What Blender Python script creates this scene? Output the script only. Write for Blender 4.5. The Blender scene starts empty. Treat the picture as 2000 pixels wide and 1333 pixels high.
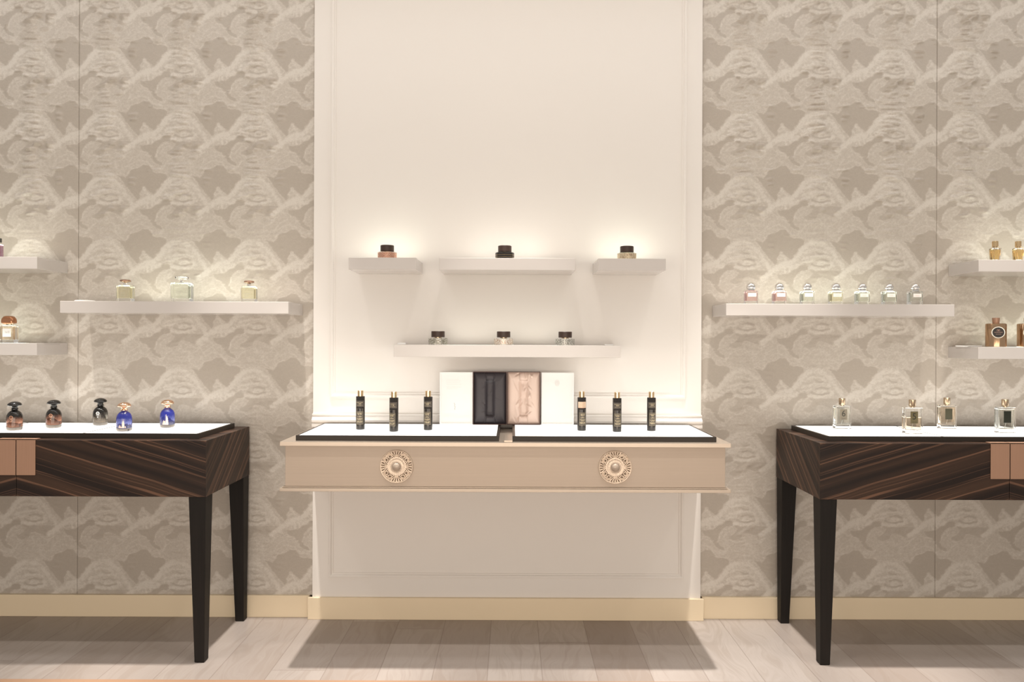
import bpy, bmesh, math, random
import numpy as np
from mathutils import Matrix, Vector
random.seed(7)
C = bpy.context.scene.collection
SC = bpy.context.scene

# ------------------------------------------------------------------ camera, exposure, world, large lights
F = 1417.0; CAMZ = 1.295; D = 3.4; ROLL = 0.004
cd = bpy.data.cameras.new('camera'); cd.sensor_width = 36; cd.lens = F / 2000 * 36; cd.clip_end = 60
cam = bpy.data.objects.new('camera', cd); C.objects.link(cam)
cam.matrix_world = Matrix.Translation((0, -D, CAMZ)) @ Matrix.Rotation(math.pi / 2, 4, 'X') @ Matrix.Rotation(ROLL, 4, 'Z')
SC.camera = cam
SC.view_settings.view_transform = 'Standard'; SC.view_settings.look = 'None'
SC.view_settings.gamma = 1; SC.view_settings.exposure = 0.0
SC.view_settings.use_curve_mapping = False
SC.cycles.use_denoising = True
SC.cycles.max_bounces = 14; SC.cycles.transmission_bounces = 12; SC.cycles.transparent_max_bounces = 12
SC.cycles.diffuse_bounces = 5; SC.cycles.glossy_bounces = 6
SC.cycles.sample_clamp_indirect = 6.0; SC.cycles.blur_glossy = 0.5

W = bpy.data.worlds.new('world'); SC.world = W; W.use_nodes = True
W.node_tree.nodes['Background'].inputs[0].default_value = (1.0, 0.92, 0.83, 1)
W.node_tree.nodes['Background'].inputs[1].default_value = 0.50

def area(x, y, z, sx, sy, power, tilt=0, col=(1, 0.955, 0.89)):
    l = bpy.data.lights.new('ceiling_light_panel', 'AREA'); l.shape = 'RECTANGLE'; l.size = sx; l.size_y = sy
    l.energy = power; l.color = col
    o = bpy.data.objects.new('ceiling_light_panel', l); C.objects.link(o); o.location = (x, y, z)
    o.rotation_euler = (tilt, 0, 0)
def spot(x, y, z, power, cone=90, blend=0.8, tilt=0, size=0.03, col=(1, 0.95, 0.88)):
    l = bpy.data.lights.new('ceiling_spot', 'SPOT'); l.spot_size = math.radians(cone); l.spot_blend = blend
    l.energy = power; l.color = col; l.shadow_soft_size = size
    o = bpy.data.objects.new('ceiling_spot', l); C.objects.link(o); o.location = (x, y, z)
    o.rotation_euler = (tilt, 0, 0)
area(0, -2.3, 3.2, 6.0, 0.9, 4, tilt=math.radians(24), col=(0.97, 0.985, 1.0))
area(0, -0.80, 3.2, 7.0, 0.20, 26, col=(0.97, 0.985, 1.0))
def front_fill(y, z, sx, sz, power, col):
    l = bpy.data.lights.new('front_fill_light', 'AREA'); l.shape = 'RECTANGLE'; l.size = sx; l.size_y = sz; l.energy = power; l.color = col
    o = bpy.data.objects.new('front_fill_light', l); C.objects.link(o); o.location = (0, y, z); o.rotation_euler = (math.radians(90), 0, 0)
front_fill(-6.2, 0.9, 6.0, 1.6, 118, (1, 0.86, 0.72))  # added warm fill behind the camera, no real source; lifts the lower wall
for lx in (-2.12, -1.06, 0.0, 1.06, 2.12):
    spot(lx, -0.47, 3.2, 430 if abs(abs(lx) - 1.06) < .1 else 270, cone=33, blend=0.75, size=0.035)
    spot(lx, -1.29, 3.2, 46, cone=95, blend=0.9, size=0.03)

# ------------------------------------------------------------------ helpers
def at(px, py, Y):
    d = D + Y; dx = px - 1000; dy = py - 666.5
    return ((dx + ROLL * dy) * d / F, Y, CAMZ - (dy - ROLL * dx) * d / F)
def on_tray(px, py, top=0.9125):
    """front foot pixel -> X and Y of the point standing on the tray surface"""
    dy = (py - 666.5) - ROLL * (px - 1000)
    d = (CAMZ - top) * F / dy
    return ((px - 1000) + ROLL * (py - 666.5)) * d / F, d - D

def link(o, parent=None):
    C.objects.link(o)
    if parent is not None: o.parent = parent
    return o
def tag(o, label=None, cat=None, group=None, kind=None):
    if label: o['label'] = label
    if cat: o['category'] = cat
    if group: o['group'] = group
    if kind: o['kind'] = kind
    return o
def thing(name, label, cat, loc=(0, 0, 0), rz=0, group=None):
    o = bpy.data.objects.new(name, None); o.empty_display_size = 0.02
    o.location = loc; o.rotation_euler = (0, 0, rz); link(o)
    return tag(o, label, cat, group)
def obj(name, bm, mat, parent=None, loc=(0, 0, 0), smooth=35, bevel=0, seg=2):
    bmesh.ops.recalc_face_normals(bm, faces=bm.faces)
    me = bpy.data.meshes.new(name); bm.to_mesh(me); bm.free()
    if smooth:
        me.polygons.foreach_set('use_smooth', [True] * len(me.polygons)); me.set_sharp_from_angle(angle=math.radians(smooth))
    if mat: me.materials.append(mat)
    o = bpy.data.objects.new(name, me); o.location = loc; link(o, parent)
    if bevel:
        b = o.modifiers.new('bevel', 'BEVEL'); b.width = bevel; b.segments = seg; b.limit_method = 'ANGLE'
        b.harden_normals = False
    return o
def struct(name, bm, mat, parent=None, **k):
    o = obj(name, bm, mat, parent, **k)
    if parent is None: o['kind'] = 'structure'
    return o
def NB(): return bmesh.new()
def box(bm, x0, x1, y0, y1, z0, z1):
    v = [bm.verts.new(p) for p in ((x0, y0, z0), (x1, y0, z0), (x1, y1, z0), (x0, y1, z0), (x0, y0, z1), (x1, y0, z1), (x1, y1, z1), (x0, y1, z1))]
    for f in ((0, 3, 2, 1), (4, 5, 6, 7), (0, 1, 5, 4), (1, 2, 6, 5), (2, 3, 7, 6), (3, 0, 4, 7)):
        bm.faces.new([v[i] for i in f])
    return bm
def bbox(x0, x1, y0, y1, z0, z1): return box(NB(), x0, x1, y0, y1, z0, z1)
def loft(bm, rings, cap=True):
    """rings: list of point lists with the same length"""
    R = [[bm.verts.new(p) for p in r] for r in rings]
    n = len(R[0])
    for a, b in zip(R, R[1:]):
        for i in range(n):
            bm.faces.new((a[i], a[(i + 1) % n], b[(i + 1) % n], b[i]))
    if cap:
        bm.faces.new(list(reversed(R[0]))); bm.faces.new(R[-1])
    return bm
def circ(r, z, n=32, cx=0, cy=0, sy=1.0):
    return [(cx + r * math.cos(2 * math.pi * i / n), cy + r * sy * math.sin(2 * math.pi * i / n), z) for i in range(n)]
def lathe(prof, n=32, cx=0, cy=0, sy=1.0, bm=None):
    bm = bm or NB()
    return loft(bm, [circ(max(r, 1e-4), z, n, cx, cy, sy) for r, z in prof])
def rrect(w, d, r, z, k=4):
    pts = []
    for sx, sy, a0 in ((1, 1, 0), (-1, 1, 90), (-1, -1, 180), (1, -1, 270)):
        for j in range(k + 1):
            a = math.radians(a0 + 90 * j / k)
            pts.append((sx * (w / 2 - r) + r * math.cos(a), sy * (d / 2 - r) + r * math.sin(a), z))
    return pts
def slab(w, d, r, z0, z1, e=0.0008, bm=None, k=4):
    bm = bm or NB()
    return loft(bm, [rrect(w - 2 * e, d - 2 * e, max(r - e, 2e-4), z0, k), rrect(w, d, r, z0 + e, k), rrect(w, d, r, z1 - e, k), rrect(w - 2 * e, d - 2 * e, max(r - e, 2e-4), z1, k)])
def tube(bm, pts, r, n=6, closed=False):
    pts = [Vector(p) for p in pts]; rings = []
    for i, p in enumerate(pts):
        a = pts[(i - 1) % len(pts)] if (closed or i > 0) else p
        b = pts[(i + 1) % len(pts)] if (closed or i < len(pts) - 1) else p
        t = (b - a).normalized(); u = t.cross(Vector((0, 1, 0)))
        if u.length < 1e-4: u = t.cross(Vector((1, 0, 0)))
        u.normalize(); w = t.cross(u)
        rr = r if not callable(r) else r(i / (len(pts) - 1))
        rings.append([bm.verts.new(p + rr * (math.cos(2 * math.pi * k / n) * u + math.sin(2 * math.pi * k / n) * w)) for k in range(n)])
    m = len(rings)
    for i in range(m if closed else m - 1):
        a, b = rings[i], rings[(i + 1) % m]
        for k in range(n): bm.faces.new((a[k], a[(k + 1) % n], b[(k + 1) % n], b[k]))
    if not closed:
        bm.faces.new(rings[0][::-1]); bm.faces.new(rings[-1])
    return bm

# ------------------------------------------------------------------ materials
MATS = {}
def mat(name, col, rough=0.5, metal=0.0, spec=0.5, trans=0.0, ior=1.45, coat=0.0, emit=None, estr=0.0):
    if name in MATS: return MATS[name]
    m = bpy.data.materials.new(name); m.use_nodes = True
    b = m.node_tree.nodes['Principled BSDF']
    b.inputs['Base Color'].default_value = (*col, 1); b.inputs['Roughness'].default_value = rough
    b.inputs['Metallic'].default_value = metal; b.inputs['Specular IOR Level'].default_value = spec
    b.inputs['Transmission Weight'].default_value = trans; b.inputs['IOR'].default_value = ior
    b.inputs['Coat Weight'].default_value = coat
    if emit: b.inputs['Emission Color'].default_value = (*emit, 1); b.inputs['Emission Strength'].default_value = estr
    MATS[name] = m
    return m
class NT:
    def __init__(s, m): s.t = m.node_tree; s.n = s.t.nodes; s.b = s.n['Principled BSDF']
    def new(s, typ, **k):
        x = s.n.new(typ)
        for a, v in k.items(): setattr(x, a, v)
        return x
    def L(s, a, b): s.t.links.new(a, b)
    def math(s, op, a, b=None, c=None):
        x = s.new('ShaderNodeMath', operation=op)
        for i, v in enumerate((a, b, c)):
            if v is None: continue
            if isinstance(v, (int, float)): x.inputs[i].default_value = v
            else: s.L(v, x.inputs[i])
        return x.outputs[0]
    def comb(s, a, b, c):
        x = s.new('ShaderNodeCombineXYZ')
        for i, v in enumerate((a, b, c)):
            if isinstance(v, (int, float)): x.inputs[i].default_value = v
            else: s.L(v, x.inputs[i])
        return x.outputs[0]
    def objxyz(s):
        tc = s.new('ShaderNodeTexCoord'); sp = s.new('ShaderNodeSeparateXYZ'); s.L(tc.outputs['Object'], sp.inputs[0])
        return sp.outputs[0], sp.outputs[1], sp.outputs[2], tc.outputs['Object']
    def noise(s, vec, scale=1, detail=2, rough=0.5):
        x = s.new('ShaderNodeTexNoise'); x.inputs['Scale'].default_value = scale; x.inputs['Detail'].default_value = detail
        x.inputs['Roughness'].default_value = rough; s.L(vec, x.inputs['Vector']); return x.outputs[0]
    def ramp(s, fac, stops, interp='LINEAR'):
        x = s.new('ShaderNodeValToRGB'); x.color_ramp.interpolation = interp
        e = x.color_ramp.elements
        while len(e) < len(stops): e.new(0.5)
        for el, (p, c) in zip(e, stops):
            el.position = p; el.color = (*c, 1) if not isinstance(c, (int, float)) else (c, c, c, 1)
        s.L(fac, x.inputs[0]); return x.outputs[0]
    def mix(s, fac, a, b, typ='MIX'):
        x = s.new('ShaderNodeMix', data_type='RGBA', blend_type=typ)
        for i, v in ((0, fac), (6, a), (7, b)):
            if isinstance(v, (int, float)): x.inputs[i].default_value = v
            elif isinstance(v, tuple): x.inputs[i].default_value = (*v, 1)
            else: s.L(v, x.inputs[i])
        return x.outputs[2]
    def bump(s, h, strength=0.3, dist=0.001):
        x = s.new('ShaderNodeBump'); x.inputs['Strength'].default_value = strength; x.inputs['Distance'].default_value = dist
        s.L(h, x.inputs['Height']); s.L(x.outputs[0], s.b.inputs['Normal'])

PAINT = mat('warm_white_paint', (0.785, 0.748, 0.708), 0.5)
nt = NT(PAINT); x, y, z, v = nt.objxyz(); nt.bump(nt.noise(v, 140, 3), 0.05, 0.0006)
BASEB = mat('cream_baseboard_paint', (0.82, 0.69, 0.50), 0.42)
nt = NT(BASEB); x, y, z, v = nt.objxyz(); nt.bump(nt.noise(v, 120, 3), 0.05, 0.0006)
SHELFM = mat('shelf_gloss_paint', (0.57, 0.53, 0.50), 0.18, coat=0.3)
nt = NT(SHELFM); x, y, z, v = nt.objxyz(); nt.bump(nt.noise(v, 30, 2), 0.03, 0.0005)
CEIL = mat('ceiling_paint', (0.8, 0.76, 0.7), 0.8)
SEAM = mat('dark_backing', (0.10, 0.08, 0.06), 0.9)
EDGE = mat('bronze_edge_strip', (0.30, 0.20, 0.11), 0.4, metal=0.6)
CHAMP = mat('champagne_lacquer', (0.52, 0.41, 0.32), 0.42, metal=0.25)
nt = NT(CHAMP); x, y, z, v = nt.objxyz()
c = nt.noise(nt.comb(nt.math('MULTIPLY', x, 3), y, nt.math('MULTIPLY', z, 240)), 1, 3)
nt.L(nt.mix(c, (0.465, 0.378, 0.305), (0.515, 0.42, 0.34)), nt.b.inputs['Base Color'])
CHAMPM = mat('champagne_metal_edge', (0.52, 0.44, 0.365), 0.3, metal=0.7)
nt = NT(CHAMPM); x, y, z, v = nt.objxyz(); nt.bump(nt.noise(v, 90, 2), 0.03, 0.0004)
MEDAL = mat('cast_champagne_metal', (0.70, 0.575, 0.46), 0.34, metal=0.55)
nt = NT(MEDAL); x, y, z, v = nt.objxyz(); nt.bump(nt.noise(v, 330, 3), 0.45, 0.0014)
MEDALD = mat('medallion_recess', (0.30, 0.215, 0.15), 0.6)
BLACKW = mat('black_stained_wood', (0.020, 0.016, 0.013), 0.48, spec=0.25)
nt = NT(BLACKW); x, y, z, v = nt.objxyz()
c = nt.noise(nt.comb(nt.math('MULTIPLY', x, 160), nt.math('MULTIPLY', y, 160), nt.math('MULTIPLY', z, 5)), 1, 2)
nt.L(nt.mix(c, (0.007, 0.006, 0.005), (0.016, 0.012, 0.010)), nt.b.inputs['Base Color'])
TRAYM = mat('dark_bronze_tray', (0.030, 0.023, 0.018), 0.35, spec=0.3)
nt = NT(TRAYM); x, y, z, v = nt.objxyz(); nt.bump(nt.noise(v, 200, 2), 0.04, 0.0004)
GLOW = mat('lit_opal_acrylic', (0.9, 0.9, 0.88), 0.25, emit=(1.0, 0.985, 0.955), estr=0.80)
STRIP = mat('opal_inlay', (0.9, 0.9, 0.85), 0.5, emit=(0.98, 1.0, 0.90), estr=1.35)
STRIPB = mat('bright_opal_inlay', (0.9, 0.9, 0.85), 0.5, emit=(0.96, 1.0, 0.86), estr=4.6)
COPPER = mat('satin_copper', (0.44, 0.265, 0.18), 0.45, metal=0.35)
nt = NT(COPPER); x, y, z, v = nt.objxyz()
c = nt.noise(nt.comb(nt.math('MULTIPLY', x, 500), y, nt.math('MULTIPLY', z, 6)), 1, 2)
nt.L(nt.mix(c, (0.40, 0.235, 0.155), (0.46, 0.275, 0.19)), nt.b.inputs['Base Color'])

# macassar ebony, book-matched about the table centre
EBONY = mat('striped_ebony_veneer', (0.05, 0.03, 0.02), 0.42, spec=0.3)
nt = NT(EBONY)
x, y, z, v = nt.objxyz()
ax = nt.math('ABSOLUTE', x)
t = nt.math('ADD', z, nt.math('SUBTRACT', nt.math('MULTIPLY', ax, 0.30), nt.math('MULTIPLY', y, 0.85)))
u = nt.math('ADD', ax, y)
wob = nt.noise(nt.comb(nt.math('MULTIPLY', u, 2.2), nt.math('MULTIPLY', t, 3.0), 0.0), 1, 2)
tw = nt.math('ADD', t, nt.math('MULTIPLY', wob, 0.022))
lines = nt.noise(nt.comb(nt.math('MULTIPLY', tw, 78), nt.math('MULTIPLY', u, 0.4), 3.0), 1, 3, 0.65)
bands = nt.noise(nt.comb(nt.math('MULTIPLY', tw, 17), nt.math('MULTIPLY', u, 0.5), 9.0), 1, 2)
fine = nt.noise(nt.comb(nt.math('MULTIPLY', tw, 420), nt.math('MULTIPLY', u, 9), 1.0), 1, 2)
base = nt.mix(nt.ramp(bands, [(0.38, 0.0), (0.66, 1.0)]), (0.018, 0.011, 0.009), (0.066, 0.036, 0.023))
lm = nt.ramp(lines, [(0.545, 0.0), (0.60, 1.0), (0.66, 0.35), (0.72, 1.0)])
lmb = nt.mix(1.0, lm, nt.ramp(bands, [(0.36, 0.35), (0.54, 1.0)]), 'MULTIPLY')
c = nt.mix(lmb, base, (0.20, 0.105, 0.066))
c = nt.mix(nt.math('MULTIPLY', fine, 0.35), c, (0.018, 0.011, 0.008))
nt.L(c, nt.b.inputs['Base Color']); 

# oak floor, planks run away from the camera
FLOORM = mat('grey_oak_planks', (0.5, 0.45, 0.4), 0.36)
nt = NT(FLOORM); x, y, z, v = nt.objxyz()
PW = 0.212
col_i = nt.math('FLOOR', nt.math('DIVIDE', nt.math('ADD', x, 0.09), PW))
wn = nt.new('ShaderNodeTexWhiteNoise', noise_dimensions='1D'); nt.L(col_i, wn.inputs['W'])
yo = nt.math('ADD', y, nt.math('MULTIPLY', wn.outputs[0], 1.9))
row_i = nt.math('FLOOR', nt.math('DIVIDE', yo, 1.9))
wn2 = nt.new('ShaderNodeTexWhiteNoise', noise_dimensions='2D'); nt.L(nt.comb(col_i, row_i, 0), wn2.inputs['Vector'])
fx = nt.math('FRACT', nt.math('DIVIDE', nt.math('ADD', x, 0.09), PW)); fy = nt.math('FRACT', nt.math('DIVIDE', yo, 1.9))
ex = nt.math('MINIMUM', fx, nt.math('SUBTRACT', 1.0, fx)); ey = nt.math('MULTIPLY', nt.math('MINIMUM', fy, nt.math('SUBTRACT', 1.0, fy)), 1.9 / PW)
seam = nt.ramp(nt.math('MINIMUM', ex, ey), [(0.0, 1.0), (0.006, 0.8), (0.011, 0.0)])
off = nt.math('MULTIPLY', wn2.outputs[0], 37.0)
warp = nt.noise(nt.comb(nt.math('MULTIPLY', x, 7), nt.math('MULTIPLY', y, 2.2), off), 1, 2)
grain = nt.noise(nt.comb(nt.math('ADD', nt.math('MULTIPLY', x, 34), nt.math('MULTIPLY', warp, 9.0)), nt.math('MULTIPLY', y, 2.4), off), 1, 3, 0.6)
pores = nt.noise(nt.comb(nt.math('MULTIPLY', x, 420), nt.math('MULTIPLY', y, 20), off), 1, 2)
c = nt.mix(wn2.outputs[0], (0.31, 0.258, 0.230), (0.435, 0.388, 0.360))
c = nt.mix(nt.math('MULTIPLY', nt.ramp(grain, [(0.38, 1.0), (0.52, 0.0), (0.62, 0.35)]), 0.32), c, (0.25, 0.195, 0.155))
c = nt.mix(nt.math('MULTIPLY', pores, 0.20), c, (0.27, 0.215, 0.175))
c = nt.mix(nt.math('MULTIPLY', seam, 0.45), c, (0.14, 0.10, 0.075))
nt.L(c, nt.b.inputs['Base Color']); nt.bump(nt.math('SUBTRACT', nt.math('MULTIPLY', grain, 0.25), seam), 0.25, 0.0008)

# woven jacquard wall fabric: 'weave' and 'pucker' are painted on the fabric mesh
FABRIC = mat('cloud_jacquard_fabric', (0.5, 0.43, 0.35), 0.36, spec=0.7)
nt = NT(FABRIC); x, y, z, v = nt.objxyz()
aw = nt.new('ShaderNodeAttribute', attribute_name='weave')
w1 = nt.noise(nt.comb(x, z, 0.3), 60, 4, 0.65); w2 = nt.noise(nt.comb(x, z, 4.3), 210, 3, 0.6)
ridg = nt.math('ABSOLUTE', nt.math('SUBTRACT', nt.noise(nt.comb(nt.math('ADD', x, nt.math('MULTIPLY', w1, 0.03)), z, 2.0), 46, 3, 0.6), 0.5))
lace = nt.ramp(ridg, [(0.0, 1.0), (0.05, 0.35), (0.14, 0.0)])
thr = nt.noise(nt.comb(nt.math('MULTIPLY', x, 900), 0, nt.math('MULTIPLY', z, 120)), 1, 1)
thr2 = nt.noise(nt.comb(nt.math('MULTIPLY', x, 60), 0, nt.math('MULTIPLY', z, 700)), 1, 1)
amp = nt.math('ADD', 0.26, nt.math('MULTIPLY', aw.outputs['Fac'], 0.55))
g = nt.math('ADD', aw.outputs['Fac'], nt.math('MULTIPLY', nt.math('SUBTRACT', w1, 0.5), nt.math('MULTIPLY', amp, 0.9)))
g = nt.math('ADD', g, nt.math('MULTIPLY', nt.math('SUBTRACT', lace, 0.25), nt.math('MULTIPLY', amp, 0.42)))
g = nt.math('ADD', g, nt.math('MULTIPLY', nt.math('SUBTRACT', w2, 0.5), amp))
g = nt.math('ADD', g, nt.math('MULTIPLY', nt.math('SUBTRACT', nt.math('ADD', thr, thr2), 1.0), 0.22))
c = nt.ramp(g, [(0.02, (0.425, 0.375, 0.320)), (0.5, (0.510, 0.460, 0.402)), (1.0, (0.635, 0.59, 0.53))])
nt.L(c, nt.b.inputs['Base Color'])
h = nt.math('ADD', nt.math('MULTIPLY', g, 0.6), nt.math('MULTIPLY', thr, 0.12))
nt.bump(h, 0.8, 0.0012)

def glass(name, col=(1, 1, 1), ior=1.45, rough=0.0): return mat(name, col, rough, trans=1.0, ior=ior)
GL = glass('clear_glass', (0.985, 0.985, 0.975))
GOLD = mat('polished_gold_metal', (0.78, 0.58, 0.34), 0.16, metal=1.0)
PGOLD = mat('pale_gold_metal', (0.56, 0.44, 0.31), 0.24, metal=1.0)
RGOLD = mat('rose_gold_metal', (0.90, 0.60, 0.42), 0.1, metal=1.0)
CAPCOP = mat('copper_cap', (0.50, 0.24, 0.13), 0.2, metal=0.8)
CAPBR = mat('brown_metal_cap', (0.36, 0.22, 0.16), 0.25, metal=0.7)
SILVER = mat('polished_silver', (0.86, 0.85, 0.84), 0.06, metal=1.0)
BGLOSS = mat('gloss_black', (0.008, 0.007, 0.006), 0.06, coat=0.5)
DWOOD = mat('dark_brown_wood_cap', (0.040, 0.024, 0.018), 0.45)
nt = NT(DWOOD); x, y, z, v = nt.objxyz()
c = nt.noise(nt.comb(nt.math('MULTIPLY', x, 60), nt.math('MULTIPLY', y, 60), nt.math('MULTIPLY', z, 900)), 1, 2)
nt.L(nt.mix(c, (0.024, 0.014, 0.011), (0.070, 0.038, 0.027)), nt.b.inputs['Base Color'])
WHITEP = mat('white_card', (0.86, 0.85, 0.83), 0.5)
INKG = mat('grey_ink', (0.35, 0.33, 0.32), 0.6); INKF = mat('faint_blind_print', (0.62, 0.61, 0.60), 0.5)
INKD = mat('dark_ink', (0.02, 0.02, 0.015), 0.5)
GINK = mat('gold_foil_print', (0.50, 0.42, 0.27), 0.4, metal=0.3)
CINK = mat('copper_foil_print', (0.62, 0.33, 0.21), 0.3, metal=0.5)
PINK_ = mat('pale_gold_foil', (0.80, 0.62, 0.50), 0.3, metal=0.4)
WINK = mat('white_print', (0.9, 0.88, 0.84), 0.4)

# ------------------------------------------------------------------ room
FX = 4.2
struct('floor', bbox(-FX, FX, -5.5, 0.30, -0.05, 0), FLOORM, smooth=0)
struct('ceiling', bbox(-FX, FX, -3.0, 0.30, 3.26, 3.31), CEIL, smooth=0)
struct('wall_back', bbox(-FX, FX, 0.012, 0.10, 0, 3.26), SEAM, smooth=0)

TW, TH = 0.3475, 0.3005
def tile(NX=150, NY=130):
    PXW, PXH = 910.0, 787.0
    U, V = np.meshgrid((np.arange(NX) + .5) / NX * PXW, (np.arange(NY) + .5) / NY * PXH)
    rng = np.random.RandomState(5)
    def per(n, kmax, seed):
        r = np.random.RandomState(seed); s = np.zeros_like(U)
        for _ in range(n):
            a, b = r.randint(-kmax, kmax + 1), r.randint(-kmax, kmax + 1)
            k = max(1.0, math.hypot(a, b))
            s += np.sin(2 * np.pi * (a * U / PXW + b * V / PXH) + r.rand() * 6.28) / k ** 0.6
        return s / math.sqrt(n)
    U2 = U + 20 * per(26, 8, 1) + 14 * per(40, 20, 2) + 11 * per(70, 42, 21); V2 = V + 15 * per(26, 8, 3) + 12 * per(40, 20, 4) + 10 * per(70, 42, 24)
    def shifts():
        for i in (-1, 0, 1):
            for j in (-1, 0, 1): yield i * PXW, j * PXH
    def inpoly(P):
        out = np.zeros(U.shape, bool); P = np.array(P, float)
        for ox, oy in shifts():
            X = U2 + ox; Y = V2 + oy; ins = np.zeros(U.shape, bool)
            for k in range(len(P)):
                x1, y1 = P[k]; x2, y2 = P[(k + 1) % len(P)]
                c = (y1 > Y) != (y2 > Y)
                with np.errstate(divide='ignore', invalid='ignore'):
                    xi = (x2 - x1) * (Y - y1) / (y2 - y1 + 1e-9) + x1
                ins ^= c & (X < xi)
            out |= ins
        return out
    def dist(P):
        d = np.full(U.shape, 1e9)
        for ox, oy in shifts():
            X = U2 + ox; Y = V2 + oy
            for (x1, y1), (x2, y2) in zip(P, P[1:]):
                dx, dy = x2 - x1, y2 - y1
                t = np.clip(((X - x1) * dx + (Y - y1) * dy) / (dx * dx + dy * dy), 0, 1)
                d = np.minimum(d, np.hypot(X - x1 - t * dx, Y - y1 - t * dy))
        return d
    v = np.full(U.shape, 0.47)
    heart = [(575,180),(640,205),(700,215),(730,165),(760,125),(830,100),(870,85),(920,58),(980,52),(1015,75),(1032,110),(1038,150),(1075,162),(1130,152),(1190,165),(1215,190),(1205,240),(1165,290),(1130,340),(1090,385),(1060,425),(1020,415),(970,385),(935,345),(905,370),(885,410),(880,470),(850,500),(800,455),(760,400),(700,330),(665,270),(630,225)]
    low = [(855,605),(930,600),(1000,590),(1050,560),(1100,525),(1170,480),(1240,475),(1280,515),(1240,550),(1170,565),(1110,605),(1085,650),(1062,700),(1070,750),(1100,795),(1160,840),(1150,872),(1090,850),(1040,805),(1000,755),(960,705),(900,675),(870,640)]
    under = [(330,545),(450,562),(560,556),(660,552),(750,560),(765,600),(720,645),(700,690),(640,700),(590,665),(520,645),(470,655),(440,700),(360,735),(290,725),(290,685),(370,640),(400,600),(350,575)]
    for P, val in ((heart, 0.03), (low, 0.06), (under, 0.16)): v[inpoly(P)] = val
    def stroke(P, wid, val, soft=0.6):
        nonlocal v
        d = dist(P); k = np.clip((wid - d) / (wid * soft), 0, 1); v = np.maximum(v, v * (1 - k) + val * k)
    bell = [(180,440),(260,330),(330,260),(420,215),(520,225),(600,300),(660,380),(700,450),(680,520),(560,540),(420,540),(330,500),(270,440)]
    m = inpoly(bell); v[m] = 0.60 + 0.10 * per(40, 9, 8)[m]
    stroke([(690,665),(780,600),(850,535),(930,495),(1050,450),(1130,365),(1200,285),(1290,235)], 42, 0.92)
    stroke([(900,520),(1000,500),(1060,520),(1110,500)], 40, 0.85)
    stroke([(960,520),(970,585)], 16, 0.85); stroke([(1010,510),(1025,560)], 14, 0.85); stroke([(930,520),(925,570)], 12, 0.8); stroke([(1055,500),(1065,535)], 12, 0.8)
    stroke([(330,250),(440,215),(540,235),(620,310),(680,390),(730,470),(780,540)], 38, 0.80)
    stroke([(450,200),(560,195)], 26, 0.60)
    stroke([(350,525),(480,540),(600,520),(640,480)], 30, 0.85); stroke([(270,420),(330,395),(420,370),(540,370),(610,410)], 17, 0.82)
    stroke([(300,340),(380,300),(480,295),(560,330)], 15, 0.80); stroke([(460,470),(510,450),(560,465),(520,490),(460,480)], 14, 0.90)
    stroke([(250,455),(330,450),(380,430)], 14, 0.85); stroke([(620,460),(660,500)], 22, 0.85)
    for P in ([(430,330),(470,350),(520,345)], [(440,430),(500,415),(580,435)], [(390,470),(440,500),(530,512),(600,490)], [(300,470),(340,500)]):
        d = dist(P); k = np.clip((15 - d) / 9, 0, 1); v = v * (1 - k) + 0.18 * k
    stroke([(925,345),(945,385),(985,430)], 24, 0.70); stroke([(930,400),(900,430)], 22, 0.62)
    for P in ([(150,760),(160,690),(215,610),(300,575)], [(250,905),(285,815),(370,770)], [(480,700),(500,760),(555,820),(590,905),(640,955),(715,985),(745,950)],
              [(735,870),(800,825),(880,790),(960,815),(1005,850),(1040,920),(1080,950),(1150,930)], [(590,700),(680,735),(760,680)], [(100,745),(20,735)],
              [(560,820),(640,790),(700,740)], [(700,880),(760,780),(860,730)], [(300,740),(400,760),(470,740)], [(220,700),(260,640),(330,610)]):
        stroke(P, 13, 0.66, 0.9)
    stroke([(560,800),(620,880),(690,900)], 45, 0.54); stroke([(1040,880),(1130,900)], 32, 0.58)
    for P, va in ((heart, .62), (low, .60), (under, .56)): stroke(P + [P[0]], 9, va, .8)
    f = per(16, 4, 40) * 1.7 + U2 * 0; ln = np.abs((f + 10) % 1.0 - .5); v += np.where(v > .3, .16, .03) * np.clip(1 - ln / .07, 0, 1)
    f = per(24, 9, 41) * 1.4; ln = np.abs((f + 10) % 1.0 - .5); v += np.where(v > .3, .14, .02) * np.clip(1 - ln / .09, 0, 1)
    v = v + (0.05 + 0.16 * v) * per(90, 44, 31) * 0.8 + 0.10 * v * per(60, 22, 32)
    return np.clip(v, 0, 1.05)
WV = tile()
# puckers of the quilted weave: (u, v, half length) in the same tile units
RDG = [(520 + (X - 1394) * .919, 460 + (Y - 930) * .919, L * .919) for X, Y, L in (
    (1420,195,50),(1400,230,60),(1340,270,50),(1280,310,75),(1290,345,80),(1280,405,75),(1300,440,60),(1310,492,160),(1320,530,110),(1320,570,135),(1310,612,125),(1330,650,120),(1400,668,60),(1340,720,105),(1300,775,120),(1300,803,100),(1310,850,125),(1290,890,100),(1400,915,60),(1170,920,75),(1160,958,60),(1430,1010,50),
    (1560,240,55),(1545,310,60),(1580,215,45),(1685,680,60),(1680,745,45),(1330,380,70),(1300,515,120),(1310,592,110),(1330,632,110),(1330,690,90),(1320,748,90),(1310,826,90),(1310,870,90),(1400,1085,50),(1310,1150,70),(1410,212,45),(1360,252,45),(1310,290,60),(1560,222,45),(1570,1110,50),(985,360,18),(985,382,18),(985,404,18),(850,240,16),(850,262,16),(1860,510,32),(920,575,26),(1500,400,60),(1650,560,90),(1020,560,60),(1230,170,50))]
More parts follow.
